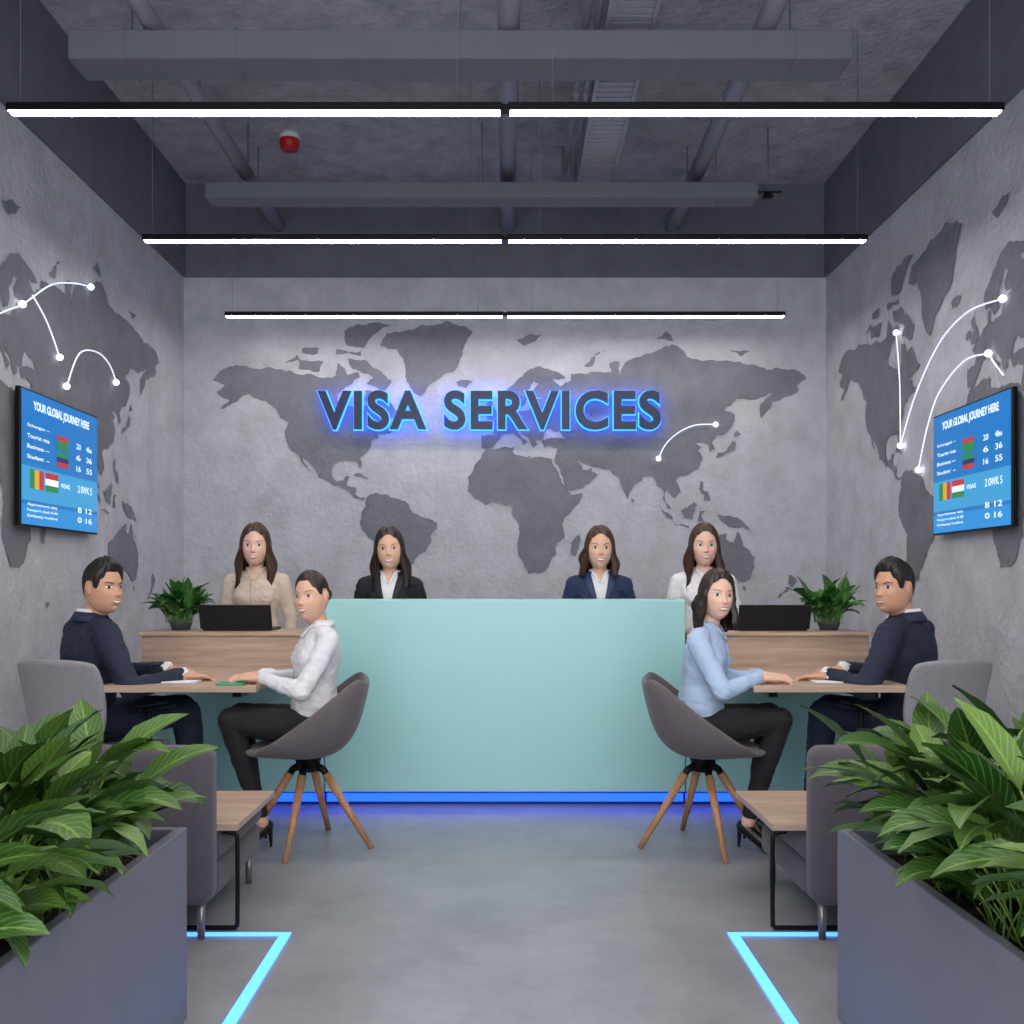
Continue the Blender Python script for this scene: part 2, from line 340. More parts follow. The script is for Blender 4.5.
for i in range(98):
    y=1.53+i*.06; a=[(.53,y,4.05),(.74,y,4.05),(.74,y+.046,4.05),(.53,y+.046,4.05),(.53,y,4.075),(.74,y,4.075),(.74,y+.046,4.075),(.53,y+.046,4.075)]; ps.append((a,BF))
vs,fs=join(ps); mk('rungs',vs,fs,M['tray'],e)
for i,y in enumerate((3,4.6,6.2,7.3)): 
    for k,x in enumerate((.52,.75)): tube('hanger_%d_%d'%(i,k),[(x,y,4.1),(x,y,CZ)],.005,M['duct'],e,6)
e=empty('fire_alarm_sounder',(-1.53,7.1,CZ))
tube('base',[(-1.53,7.1,CZ),(-1.53,7.1,CZ-.04)],.075,M['whitepl'],e,24)
tube('sounder_body',[(-1.53,7.1,CZ-.04),(-1.53,7.1,CZ-.07),(-1.53,7.1,CZ-.11),(-1.53,7.1,CZ-.12)],[.07,.07,.06,.03],M['red'],e,24)
e=empty('fire_sprinkler',(1.84,7.0,4.0))
tube('drop',[(1.84,7.0,CZ),(1.84,7.0,3.93)],.006,M['duct'],e); tube('head',[(1.84,7.0,3.95),(1.84,7.0,3.925),(1.84,7,3.915)],[.02,.035,.04],M['black'],e)
box('arm',1.74,1.94,6.995,7.005,3.945,3.957,M['black'],e)
def bar(name,y,z=3.182,L=2.085):
    e=empty(name,(0,y,z))
    for i,(a,b) in enumerate(((-L,-.012),(.012,L))):
        box('housing_%d'%(i+1),a,b,y-.030,y+.030,z+.001,z+.034,M['black'],e,.003)
        box('diffuser_%d'%(i+1),a+.01,b-.01,y-.024,y+.024,z-.002,z+.003,M['led'],e)
    box('joiner',-.014,.014,y-.02,y+.02,z+.006,z+.03,M['black'],e)
    for i,x in enumerate((-L+.05,-.2,.2,L-.05)): tube('wire_%d'%i,[(x,y,z+.03),(x,y,CZ)],.0014,M['duct'],e,5)
for i,y in enumerate((4.2,5.77,7.46,2.6,1.0,-.7)): bar('linear_pendant_light' if i==0 else 'linear_pendant_light.%03d'%i,y,3.20 if y>7 else 3.182)  # last few pendants hang out of view, added to fill light from the front
# ---------------------------------------------------------------- tv displays
SCR=[mat('screen_blue',(8,50,90),.3,emit=(22,124,200),es=.72),mat('screen_panel',(30,80,110),.3,emit=(62,165,222),es=.72),mat('screen_white',(200,215,225),.3,emit=(225,242,255),es=.75),
 mat('screen_red',(150,40,45),.3,emit=(205,50,60),es=.5),mat('screen_green',(30,90,50),.3,emit=(40,140,70),es=.6),mat('screen_yellow',(170,130,40),.3,emit=(235,190,50),es=.5),mat('screen_navy',(20,40,80),.3,emit=(20,50,120),es=.5),mat('screen_cyan',(20,70,110),.3,emit=(40,150,225),es=.72)]
def tv(name,side,ya,yb,z0,z1):
    W=yb-ya; H=z1-z0; e=empty(name,(side*WX,(ya+yb)/2,z0))
    def mp(u,v,d):
        x=side*(WX-.06-d); y= ya+u if side<0 else yb-u
        return (x,y,z0+v)
    xs=(side*(WX-.008),side*(WX-.03)); box('wall_bracket',xs[0],xs[1],(ya+yb)/2-.2,(ya+yb)/2+.2,z0+.2,z1-.2,M['black'],e)
    xs=(side*(WX-.03),side*(WX-.058)); box('housing',xs[0],xs[1],ya,yb,z0,z1,M['black'],e,.004)
    def quad(n,u0,v0,u1,v1,m,d):
        mk(n,[mp(u0,v0,d),mp(u1,v0,d),mp(u1,v1,d),mp(u0,v1,d)],[(0,1,2,3)],m,e)
    def txt(n,s,u,v,w,h,m,d=.003,off=.01):
        vs,fs=textgeo(s,0,off)
        a=min(p.x for p in vs);b=max(p.x for p in vs);c=min(p.y for p in vs);dd=max(p.y for p in vs)
        mk(n,[mp(u+(p.x-a)/(b-a)*w,v+(p.y-c)/(dd-c)*h,d) for p in vs],fs,m,e)
    quad('screen',.010,.010,W-.010,H-.010,SCR[0],0)
    quad('panel_lower',.010,.19*H,W-.010,.44*H,SCR[1],.001)
    quad('panel_foot',.010,.010,W-.010,.16*H,SCR[7],.001)
    txt('title','YOUR GLOBAL JOURNEY HERE',.14*W,.84*H,.72*W,.085*H,SCR[2],off=.03)
    for i in range(4):
        txt('line_%d'%i,('Schengen --','Tourist visa','Business ---','Student  --')[i],.07*W,(.72-.075*i)*H,.26*W,.03*H,SCR[2])
    def flag(n,u,v,w,h,cols,vert):
        for i,cc in enumerate(cols):
            k=len(cols)
            if vert: quad(n+'_%d'%i,u+w*i/k,v,u+w*(i+1)/k,v+h,SCR[cc],.003)
            else: quad(n+'_%d'%i,u,v+h*i/k,u+w,v+h*(i+1)/k,SCR[cc],.003)
    flag('flag_a',.42*W,.62*H,.15*W,.11*H,(4,4,3),False); flag('flag_b',.42*W,.49*H,.15*W,.11*H,(3,6,4),False)
    flag('flag_c',.10*W,.28*H,.16*W,.14*H,(4,5,3),True); flag('flag_d',.28*W,.28*H,.16*W,.14*H,(4,2,3),False)
    for i,(a,b) in enumerate((('20','48ex'),('6','36'),('16','55'))):
        txt('num_a%d'%i,a,.68*W,(.67-.09*i)*H,.06*W,.045*H,SCR[2]); txt('num_b%d'%i,b,.82*W,(.67-.09*i)*H,.08*W,.045*H,SCR[2])
    txt('label','VISAS',.47*W,.33*H,.12*W,.035*H,SCR[2]); txt('count','2 0WK 5',.70*W,.32*H,.2*W,.06*H,SCR[2])
    for i in range(3): txt('foot_%d'%i,('Appointments daily','Passport desk 0-20','Embassy hotline')[i],.07*W,(.12-.042*i)*H+.02,.36*W,.026*H,SCR[2])
    for i in range(2): txt('fn_%d'%i,('8 12','0 16')[i],.70*W,(.13-.08*i)*H+.02,.2*W,.045*H,SCR[2])
tv('wall_display',-1,5.18,6.167,1.51,2.235); tv('wall_display.001',1,4.95,5.864,1.490,2.185)
# ---------------------------------------------------------------- reception counter
YC=5.43
e=empty('reception_counter',(0,YC,0))
box('front_panel',-.98,.98,YC,YC+.42,.075,1.12,M['teal'],e,.006)
box('toe_kick',-.96,.96,YC+.05,YC+.38,0,.075,M['teal_dark'],e)
box('led_strip',-.97,.97,YC+.012,YC+.03,.022,.064,M['ledblue'],e)
for s in(-1,1):
    nm='service_desk' if s<0 else 'service_desk.001'
    e=empty(nm,(s*1.47,YC,0))
    box('base_panel',s*.985,s*1.97,YC,YC+.42,.075,.74,M['teal'],e,.004)
    box('upper_fascia',s*.985,s*1.97,YC-.012,YC+.42,.74,.925,M['oak'],e,.003)
    box('ledge_top',s*.985,s*1.985,YC-.03,YC+.44,.925,.945,M['oak'],e,.003)
    box('toe_kick',s*.985,s*1.95,YC+.05,YC+.38,0,.075,M['teal_dark'],e)
    box('led_strip',s*.985,s*1.96,YC+.012,YC+.03,.022,.064,M['ledblue'],e)
    box('desk_top',s*1.09,s*1.78,4.38,YC-.013,.728,.758,M['oak'],e,.004)
    box('desk_rail',s*1.2,s*1.24,4.55,YC-.01,.69,.728,M['black'],e); box('desk_rail_2',s*1.66,s*1.70,4.55,YC-.01,.69,.728,M['black'],e)
    e=empty('document_sheet' if s<0 else 'document_sheet.001',(s*1.52,4.6,.759))
    box('sheets',s*1.40,s*1.62,4.50,4.70,.759,.764,M['paper'],e)
    if s<0:
        e=empty('green_passport',(-1.2,4.43,.759)); box('cover',-1.27,-1.15,4.39,4.48,.759,.767,M['green'],e,.002)
    e=empty('laptop' if s<0 else 'laptop.001',(s*1.49,5.6,.945))
    xc=s*1.49
    box('base',xc-.19,xc+.19,5.56,5.80,.945,.96,M['laptop'],e,.004)
    box('keyboard',xc-.165,xc+.165,5.60,5.72,.96,.963,M['screen_key'],e)
    vs=[(xc-.2,5.545,.955),(xc+.2,5.545,.955),(xc+.2,5.557,.955),(xc-.2,5.557,.955),(xc-.2,5.50,1.09),(xc+.2,5.50,1.09),(xc+.2,5.512,1.092),(xc-.2,5.512,1.092)]
    o=mk('lid',vs,BF,M['laptop'],e); b=o.modifiers.new('b','BEVEL'); b.width=.004
# ---------------------------------------------------------------- foliage
def foliage(name,groups,Lr,Wr,m,parent,seed,zmin=0):
    # groups: (bases, leaves per base, end elevation range, petiole ratio range, start elevation range)
    rr=random.Random(seed); vs=[];fs=[];uv=[];rn=[]
    for bases,nleaf,e1r,petr,e0r in groups:
      for b in bases:
        for li in range(nleaf):
            az=rr.uniform(0,2*math.pi); h=V((math.cos(az),math.sin(az),0)); s=V((-h.y,h.x,0))
            Lb=rr.uniform(*Lr); W=Lb*rr.uniform(*Wr)/2; pet=Lb*rr.uniform(*petr)
            e0=math.radians(rr.uniform(*e0r)); e1=math.radians(rr.uniform(*e1r)); r0=rr.random()**1.5
            p=V(b)+V((rr.uniform(-.05,.05),rr.uniform(-.05,.05),0)); roll=rr.uniform(-.5,.5)
            tot=pet+Lb; N=16; npet=max(3,int(N*pet/tot)); path=[];dirs=[]
            for i in range(N+1):
                t=i/N; el=e0+(e1-e0)*t**1.3; d=h*math.cos(el)+UP*math.sin(el)
                path.append(p.copy()); dirs.append(d); p=p+d*(tot/N)
            a,f=geo_tube(path[:npet+1],.0035*Lb/.25,4); o=len(vs)
            vs+=a; fs+=[tuple(i+o for i in q) for q in f]; uv+=[(.5,0)]*len(a); rn+=[r0]*len(a)
            o=len(vs); nb=N-npet
            for i in range(nb+1):
                t=i/nb; d=dirs[npet+i]; nrm=d.cross(s)*-1
                sd=s*math.cos(roll)+nrm*math.sin(roll); nn=d.cross(sd)
                if nn.z<0: nn=-nn
                w=W*(math.sin(math.pi*min(1,t**.8))**.85 if 0<t<1 else .02)
                for k in range(5):
                    q=(k-2)/2
                    wav=.06*W*math.sin(t*19+q*2+r0*9)*abs(q)
                    vs.append(path[npet+i]+sd*(q*w)+nn*(abs(q)*w*.32+wav)); uv.append((k/4,t)); rn.append(r0)
            for i in range(nb):
                for k in range(4): fs.append((o+i*5+k,o+i*5+k+1,o+(i+1)*5+k+1,o+(i+1)*5+k))
    for v in vs:
        if v.z<zmin: v.z=zmin+(v.z-zmin)*.1
    return mk(name,vs,fs,m,parent,True,uv,rn)
for s in(-1,1):
    e=empty('planter_box' if s<0 else 'planter_box.001',(s*1.28,2.0,0))
    off=0 if s<0 else .04
    xi,xo,ya,yb=s*(.88+off),s*(1.74+off),.9,2.77; t=.03
    box('side_inner',xi,xi+s*t,ya,yb,0,.53,M['planter'],e,.004); box('side_outer',xo-s*t,xo,ya,yb,0,.53,M['planter'],e,.004)
    box('end_far',xi+s*t,xo-s*t,yb-t,yb,0,.53,M['planter'],e,.004); box('end_near',xi+s*t,xo-s*t,ya,ya+t,0,.53,M['planter'],e,.004)
    box('soil',xi+s*t,xo-s*t,ya+t,yb-t,.02,.46,M['soil'],e)
    e=empty('peace_lily_foliage' if s<0 else 'peace_lily_foliage.001',(s*1.28,2.2,.46))
    rr=random.Random(11+s)
    bases=[(s*(1.07+off+.17*i+rr.uniform(-.03,.03)),y+rr.uniform(-.05,.05),.462) for i in range(4) for y in (1.45,1.75,2.05,2.32,2.55)]
    low=[(s*(1.02+off+.2*i+rr.uniform(-.03,.03)),y+rr.uniform(-.05,.05),.462) for i in range(4) for y in (1.6,1.85,2.1,2.35,2.58)]
    foliage('leaves',[(bases,24,(-50,40),(.95,1.6),(68,89)),(low,14,(-60,20),(.45,.8),(60,85))],(.15,.235),(.36,.46),M['leaf'],e,21+s,zmin=.475)
    px=s*1.84; e=empty('potted_plant' if s<0 else 'potted_plant.001',(px,5.68,.945))
    tube('pot',[(px,5.68,.945),(px,5.68,.985),(px,5.68,.992)],[.05,.062,.064],M['pot'],e,24)
    foliage('leaves',[([(px,5.68,.985),(px+.02,5.66,.985),(px-.03,5.68,.985)],44,(-55,70),(.2,1.0),(62,89))],(.10,.16),(.36,.50),M['leaf2'],e,31+s,zmin=.96)
# ---------------------------------------------------------------- floor light strips
for s in(-1,1):
    e=empty('floor_light_strip' if s<0 else 'floor_light_strip.001',(s*.78,2.6,0))
    a=.735 if s<0 else .765
    box('strip_long',s*a,s*(a+.035),.9,3.44,.0005,.006,M['ledcyan'],e); box('strip_cross',s*(a+.035),s*1.7,3.415,3.44,.0005,.006,M['ledcyan'],e)
# ---------------------------------------------------------------- lounge chairs & tables
for s in(-1,1):
    xi=.985 if s<0 else 1.03
    e=empty('lounge_chair' if s<0 else 'lounge_chair.001',(s*1.3,3.7,0))
    box('backrest',s*xi,s*1.68,3.335,3.455,.12,.655,M['sofafab'],e,.045,5)
    box('seat_base',s*(xi+.005),s*1.68,3.44,4.06,.12,.24,M['sofafab'],e,.03,4)
    box('seat_cushion',s*xi,s*1.68,3.445,4.08,.235,.345,M['sofafab'],e,.04,5)
    for i,(x,y) in enumerate(((xi+.045,3.39),(1.62,3.39),(xi+.045,4.02),(1.62,4.02))):
        tube('leg_%d'%i,[(s*x,y,.13),(s*x,y,0)],[.016,.012],M['chrome'],e,12)
    e=empty('side_table' if s<0 else 'side_table.001',(s*1.05,3.8,0))
    box('table_top',s*.925,s*1.24,3.46,4.02,.348,.374,M['oak'],e,.004)
    y=3.475
    tube('frame_loop',smooth_path([(s*.978,y,.342),(s*.96,y,.341),(s*.936,y,.332),(s*.930,y,.30),(s*.930,y,.05),(s*.935,y,.015),(s*.965,y,.01),(s*1.25,y,.01)],5),.008,M['black'],e,8)
    tube('floor_rail',[(s*1.25,y,.01),(s*1.25,4.0,.01)],.008,M['black'],e,8)
    tube('top_rail',[(s*.945,y,.340),(s*.945,4.0,.340)],.006,M['black'],e,8)
# ---------------------------------------------------------------- chairs
def shell_chair(name,c,F,legang,lc):
    e=empty(name,(c[0],c[1],0)); c=V((c[0],c[1],0)); F=V(F).normalized(); R=F.cross(UP)
    cen=[(.25,.468),(.18,.462),(.08,.448),(-.04,.438),(-.14,.452),(-.205,.51),(-.24,.59),(-.262,.68),(-.285,.775)]
    edg=[(.17,.475),(.13,.50),(.08,.54),(.02,.585),(-.05,.635),(-.11,.685),(-.165,.73),(-.21,.765),(-.25,.785)]
    hw=[.17,.21,.235,.25,.26,.26,.25,.235,.19]
    vs=[];fs=[];nu=15;nv=len(cen)
    for i in range(nv):
        for k in range(nu):
            u=-1+2*k/(nu-1); w=abs(u)**2.4
            ly=cen[i][0]*(1-w)+edg[i][0]*w; lz=cen[i][1]*(1-w)+edg[i][1]*w
            vs.append(c+R*(hw[i]*math.sin(u*math.pi/2*.98))+F*ly+UP*lz)
    for i in range(nv-1):
        for k in range(nu-1): fs.append((i*nu+k,i*nu+k+1,(i+1)*nu+k+1,(i+1)*nu+k))
    o=mk('shell',vs,fs,M['fabric'],e,True)
    m=o.modifiers.new('s','SOLIDIFY'); m.thickness=.028; m.offset=1 
    m=o.modifiers.new('u','SUBSURF'); m.levels=2; m.render_levels=2
    c=V((lc[0],lc[1],0))
    tube('hub',[c+UP*.425,c+UP*.40,c+UP*.345],[.075,.06,.045],M['black'],e,20)
    for i,a in enumerate(legang):
        a=math.radians(a); d=V((math.cos(a),math.sin(a),0))
        tube('bracket_%d'%i,[c+d*.01+UP*.39,c+d*.075+UP*.35,c+d*.10+UP*.31],[.017,.017,.014],M['black'],e,10)
        tube('leg_%d'%i,[c+d*.085+UP*.335,c+d*.19+UP*.17,c+d*.30+UP*.0],[.020,.017,.012],M['legwood'],e,12)
shell_chair('tub_chair',(-.925,4.56),(-1,-.12,0),(262,352,82,172),(-.905,4.60))
shell_chair('tub_chair.001',(.93,4.56),(1,-.12,0),(278,188,98,8),(.91,4.60))
def office_chair(name,c,F):
    e=empty(name,(c[0],c[1],0)); c=V((c[0],c[1],0)); F=V(F).normalized(); R=F.cross(UP)
    obox('seat',c,R,F,.24,.23,.41,.462,M['meshfab'],e,.025,4)
    vs=[];fs=[];nu=13;nv=9
    for j in range(nv):
        t=j/(nv-1); z=.53+.345*t
        for k in range(nu):
            u=-1+2*k/(nu-1); hw=.225*(1-.10*abs(2*t-1)**3)+.01*t
            ly=-.235-.07*t+.05*u*u+.02*math.sin(t*math.pi)
            zz=z-(.02*abs(u)**4 if j==nv-1 else 0)
            vs.append(c+R*(hw*u)+F*ly+UP*zz)
    for j in range(nv-1):
        for k in range(nu-1): fs.append((j*nu+k,j*nu+k+1,(j+1)*nu+k+1,(j+1)*nu+k))
    o=mk('backrest',vs,fs,M['meshfab'],e,True); m=o.modifiers.new('s','SOLIDIFY'); m.thickness=.03; m.offset=0; m=o.modifiers.new('u','SUBSURF'); m.levels=2; m.render_levels=2
    tube('spine',[c+F*-.08+UP*.40,c+F*-.22+UP*.42,c+F*-.262+UP*.5,c+F*-.275+UP*.60],[.02,.022,.02,.012],M['black'],e,12)
    for s in(-1,1):
        tube('arm_post_%d'%(s+2),smooth_path([c+R*s*.2+UP*.42+F*.0,c+R*s*.29+UP*.44,c+R*s*.295+UP*.52,c+R*s*.295+UP*.625],5),.014,M['black'],e,10)
        obox('arm_pad_%d'%(s+2),c+R*s*.295+F*.03,R,F,.03,.12,.625,.65,M['black'],e,.01,3)
    tube('gas_lift',[c+UP*.41,c+UP*.2,c+UP*.07],[.025,.025,.03],M['black'],e,14)
    for i in range(5):
        a=2*math.pi*i/5+.3; d=V((math.cos(a),math.sin(a),0))
        tube('foot_%d'%i,[c+UP*.10,c+d*.27+UP*.07],[.024,.015],M['black'],e,10)
        ps=cap(c+d*.27+V((-d.y,d.x,0))*-.012+UP*.028,c+d*.27+V((-d.y,d.x,0))*.012+UP*.028,.028,.028,12); mk('castor_%d'%i,ps[0],ps[1],M['black'],e,True)
office_chair('office_chair',(-1.90,4.66),(.34,.94,0)); office_chair('office_chair.001',(1.90,4.66),(-.34,.94,0))
# ---------------------------------------------------------------- people
SK={}
def skin(n,c): 
    m=mat(n,c,.48,var=.04,vscale=30); b=m.node_tree.nodes['Principled BSDF']; b.inputs['Subsurface Weight'].default_value=.06; b.inputs['Subsurface Radius'].default_value=(.01,.004,.002); return m
SK['light']=skin('skin_light',(234,188,164)); SK['tan']=skin('skin_tan',(206,154,124)); SK['warm']=skin('skin_warm',(226,176,148))
HM={'dark':mat('hair_dark',(44,30,25),.38,var=.55,vscale=60,stretch=(1,1,.08),bump=.5,bscale=90,bdist=.004),'brown':mat('hair_brown',(70,45,33),.38,var=.55,vscale=60,stretch=(1,1,.08),bump=.5,bscale=90,bdist=.004),'black':mat('hair_black',(28,23,21),.38,var=.4,vscale=60,stretch=(1,1,.08),bump=.5,bscale=90,bdist=.004)}
MT={'sclera':mat('eye_white',(240,237,234),.2),'iris':mat('eye_iris',(52,32,22),.15),'pupil':mat('eye_pupil',(8,6,6),.1),'lip':mat('lips',(186,84,84),.4),'lipm':mat('lips_m',(172,106,94),.5),'teeth':mat('teeth',(250,247,242),.3),'brow':mat('brow',(44,30,24),.8),'lash':mat('lash',(18,12,10),.8)}
CB=dict(bump=.45,bscale=16,bdist=.02)
CL={'white':mat('cloth_white',(226,224,226),.85,**CB),'beige':mat('cloth_beige',(210,190,172),.85,**CB),'blue':mat('cloth_lightblue',(178,198,224),.85,**CB),
 'black':mat('cloth_black',(24,24,29),.8,**CB),'navyb':mat('cloth_navy_blazer',(34,46,80),.8,**CB),'navy':mat('cloth_navy_suit',(26,34,56),.8,**CB),'trs':mat('cloth_trousers',(28,27,30),.85,**CB),
 'lap_black':mat('lapel_black',(34,34,40),.7),'lap_navyb':mat('lapel_navyb',(44,57,95),.7),'lap_navy':mat('lapel_navy',(33,42,68),.7),'shoe':mat('shoe_leather',(14,13,15),.3)}
def g(x,s): return math.exp(-(x/s)**2)
def sstep(a,b,x):
    t=min(1,max(0,(x-a)/(b-a))); return t*t*(3-2*t)
def head_geo(male):
    n=120;m=100;vs=[];fs=[]
    for i in range(m+1):
        ph=math.pi*min(max(i/m,.004),.996)
        for k in range(n):
            t=2*math.pi*k/n; x=math.sin(ph)*math.sin(t); y=math.sin(ph)*math.cos(t); z=math.cos(ph)
            X=.072*x; Y=.094*y; Z=.115*z
            if z<0:
                X*=1-(.15 if male else .22)*(-z)**1.5
                p1=math.sqrt(max(1e-4,1-z*z)); p2=(1-abs(z)**(4.2 if male else 3.6))**(1/2.4)
                X*=1+((p2/p1)-1)*(.85 if male else .5)
                if y>0: Y*=p2/p1*.93+.07
                else: Y*=1-.35*sstep(.15,.9,-z)
            if y>0:
                Y-=.010*(y**3)*(1-abs(z)); fx=abs(X); w=sstep(0,.35,y)
                r=sstep(.020,-.028,Z)*(1-sstep(-.030,-.040,Z))
                d=.019*g(X,.0098)*r + .008*g(X,.016)*g(Z+.030,.009)
                d-=.006*g(fx-.031,.017)*g(Z-.006,.013)
                d+=.003*g(Z-.028,.011)*g(fx-.028,.03)*(1.4 if male else .3)
                d+=.006*g(fx-.040,.018)*g(Z+.026,.018)
                d+=.006*g(X,.028)*g(Z+.060,.016)
                d+=(.010 if male else .007)*g(X,.020)*g(Z+.098,.014)
                d-=.003*g(X,.02)*g(Z+.079,.007)
                Y+=d*w
            vs.append(V((X,Y,Z)))
    for i in range(m):
        for k in range(n): fs.append((i*n+k,i*n+(k+1)%n,(i+1)*n+(k+1)%n,(i+1)*n+k))
    fs.append(tuple(range(n))[::-1]); fs.append(tuple(m*n+k for k in range(n)))
    return vs,fs
HEAD={False:head_geo(False),True:head_geo(True)}
HB={k:BVHTree.FromPolygons(v[0],v[1]) for k,v in HEAD.items()}
def patch(bvh,P,nu,nv,off,bulge=0,dy=0):
    vs=[];fs=[];last=0
    for j in range(nv+1):
        for i in range(nu+1):
            u=-1+2*i/nu; v=j/nv; x,z=P(u,v)
            h=bvh.ray_cast(V((x,.6,z)),V((0,-1,0)))
            y=h[0].y if h[0] else last
            last=y
            vs.append(V((x,y+off+bulge*(1-u*u)*4*v*(1-v)+dy,z)))
    for j in range(nv):
        for i in range(nu): a=j*(nu+1)+i; fs.append((a,a+1,a+nu+2,a+nu+1))
    return vs,fs
def build_head(e,c,hf,sc,male,hair,hairm,skm,tilt=0,smile=True):
    Y=V(hf).normalized(); X=Y.cross(UP).normalized(); Z=X.cross(Y)
    if tilt:
        q=Matrix.Rotation(tilt,3,Y); X=q@X; Z=q@Z
    c=V(c)
    def T(p): return c+(X*p[0]+Y*p[1]+Z*p[2])*sc
    hv,hfs=HEAD[male]; bvh=HB[male]
    def add(n,gm,m): return mk(n,[T(v) for v in gm[0]],gm[1],m,e,True)
    add('head',(hv,hfs),skm)
    if hair in('short','bun'):
        ears=[]
        for s in(-1,1): ears.append(ell((s*.072,-.010,-.004),(.007,.016,.029),n=14,m=10)); ears.append(ell((s*.076,-.014,.004),(.005,.014,.021),n=14,m=10))
        add('ears',join(ears),skm)
    else: add('ears',join([ell((s*.069,-.012,-.010),(.005,.013,.024),n=14,m=10) for s in(-1,1)]),skm)
    W=.0164
    def up(u): return .0066*(1-abs(u)**2.2)
    def lo(u): return -.0048*(1-u*u)
    for s,nm in((-1,'a'),(1,'b')):
        cx=s*.0315; cz=.004
        add('eye_'+nm,patch(bvh,lambda u,v:(cx+u*W,cz+lo(u)+(up(u)-lo(u))*v),12,6,.0012,.002),MT['sclera'])
        ri=.0066
        def I(u,v,ri=ri):
            uu=u*ri/W; hh=math.sqrt(max(0,1-u*u))*ri; a=max(-hh,lo(uu)); b=min(hh,up(uu)); return (cx+u*ri,cz+a+(b-a)*v)
        add('iris_'+nm,patch(bvh,I,10,6,.0036),MT['iris'])
        add('pupil_'+nm,patch(bvh,lambda u,v:(cx+u*.0027,cz+math.sqrt(max(0,1-u*u))*.0027*(2*v-1)),8,4,.0042),MT['pupil'])
        add('lash_'+nm,patch(bvh,lambda u,v:(cx+u*W*1.1,cz+up(u/1.12)+.0004+(.0012 if male else .0024)*v*(1.1-abs(u))),14,2,.0034),MT['lash'])
        add('lowerlid_'+nm,patch(bvh,lambda u,v:(cx+u*W,cz+lo(u)-.0005*v),12,1,.0022),MT['lash'])
        th=.0052 if male else .0034
        add('brow_'+nm,patch(bvh,lambda u,v:(cx+s*.002+u*.0185,cz+(.0175 if male else .0205)+.0045*(1-(u-s*.35)**2)+th*(v-.5)*(1-.45*(u*s+1)/2)*(1-u**6*.6)),14,3,.0018,.001),MT['brow'])
    zc=-.0595; hw=(.026 if male else .0275) if smile else .024
    def mid(u): return zc+((.007 if male else .0085) if smile else .005)*u*u
    tu=.0030 if smile else .0003; tl=(.0048 if male else .0066) if smile else .0003
    lm=MT['lipm'] if male else MT['lip']
    add('mouth',patch(bvh,lambda u,v:(u*hw,mid(u)+(-tl+(tl+tu)*v)*(1-u*u)),14,3,.0020,.0012),MT['teeth'] if smile else MT['lash'])
    add('upper_lip',patch(bvh,lambda u,v:(u*(hw+.001),mid(u)+tu*(1-u*u)+(.0036-.0010*g(u,.15))*v*(1-u*u)**.6),16,3,.0020,.0012),lm)
    add('lower_lip',patch(bvh,lambda u,v:(u*(hw+.0005),mid(u)-tl*(1-u*u)-.0046*v*(1-u*u)**.7),16,3,.0020,.0020),lm)
    add('mouth_line',patch(bvh,lambda u,v:(u*(hw+.002),mid(u)+(tu if smile else 0)*(1-u*u)-.0003+.0006*v),16,1,.0042 if smile else .0052),MT['lash'])
    n=160;vs=[];fs=[];A=20;B=18
    for k in range(n):
        th=-math.pi+2*math.pi*k/n; d=abs(math.degrees(th)); sg=1 if th>0 else -1
        jit=noise.noise(V((k*.9,3,7)))
        if hair=='short':
            zb=.074+.003*jit-.03*sstep(32,50,d)-.045*sstep(52,68,d)+.034*sstep(74,86,d)-.085*sstep(108,135,d); fall=0
        elif hair=='bun':
            zb=.078-.035*sstep(25,52,d)-.034*sstep(52,72,d)+.028*sstep(76,88,d)-.07*sstep(108,140,d); fall=0
        else:
            zb=.083-.022*sstep(10,46,d)-.058*sstep(46,70,d); fall=sstep(62,76,d)
        rid=jit*.0026+.0016*math.sin(k*2.6)
        col=[]
        for i in range(A+1):
            t=i/A; zt=.115+(zb-.115)*(t**1.7)
            cosp=max(-.9,min(.9999,zt/.115)); ph=math.acos(cosp) if i else 0.03
            dr=V((math.sin(th)*math.sin(ph)*.072,math.cos(th)*math.sin(ph)*.094,math.cos(ph)*.115)).normalized()
            h=bvh.ray_cast(dr*.5,-dr); p=h[0] if h[0] else dr*.1
            if hair=='short': off=(.020 if d<100 else .014)*sstep(-.01,.085,p.z)+.005+.006*g(d,40)*sstep(.05,.1,p.z)
            elif hair=='bun': off=.007+.005*sstep(.02,.1,p.z)
            else: off=.012+.010*sstep(0,.1,p.z)-.008*g(p.x-.010,.006)*(1 if p.y>-.02 else 0)+.005*fall*(1-sstep(0,.06,p.z))
            edge=min(1,.12+(1-t)*(4 if hair=='short' else 3.2))
            off*=edge*(1-fall)+fall
            col.append(p+dr*(off+rid*edge))
        end=col[-1]
        if hair in('long','bob'):
            zl={'long':-.235,'bob':-.155}[hair]; back=sstep(100,150,d)
            ze=end.z*(1-fall)+(zl-.02*back+.016*jit)*fall
            for i in range(1,B+1):
                t=i/B; z=end.z+(ze-end.z)*t
                side=1-back
                ox=sg*(.020*sstep(0,.45,t)-.004*sstep(.5,1,t)+.006*math.sin(t*8+d*.05+sg))*fall*side
                oy=(-.018*sstep(0,.4,t)+.040*sstep(.45,1,t)+.004*math.sin(t*10+d*.09))*fall*side+(.020*t)*fall*back
                col.append(V((end.x+ox,end.y+oy,z))+V((math.sin(th),math.cos(th),0))*rid*2.4)
        else:
            for i in range(1,B+1): col.append(end*(1-.003*i))
        q=col[-1]; col.append(V((q.x*.80,q.y*.80,q.z)))
        vs+=col
    R_=A+B+2
    for k in range(n):
        k2=(k+1)%n
        for i in range(R_-1): fs.append((k*R_+i,k*R_+i+1,k2*R_+i+1,k2*R_+i))
    add('hair',(vs,fs),hairm)
    if hair=='bun': add('bun',ell((0,-.118,.012),(.034,.028,.034)),hairm)
    return T
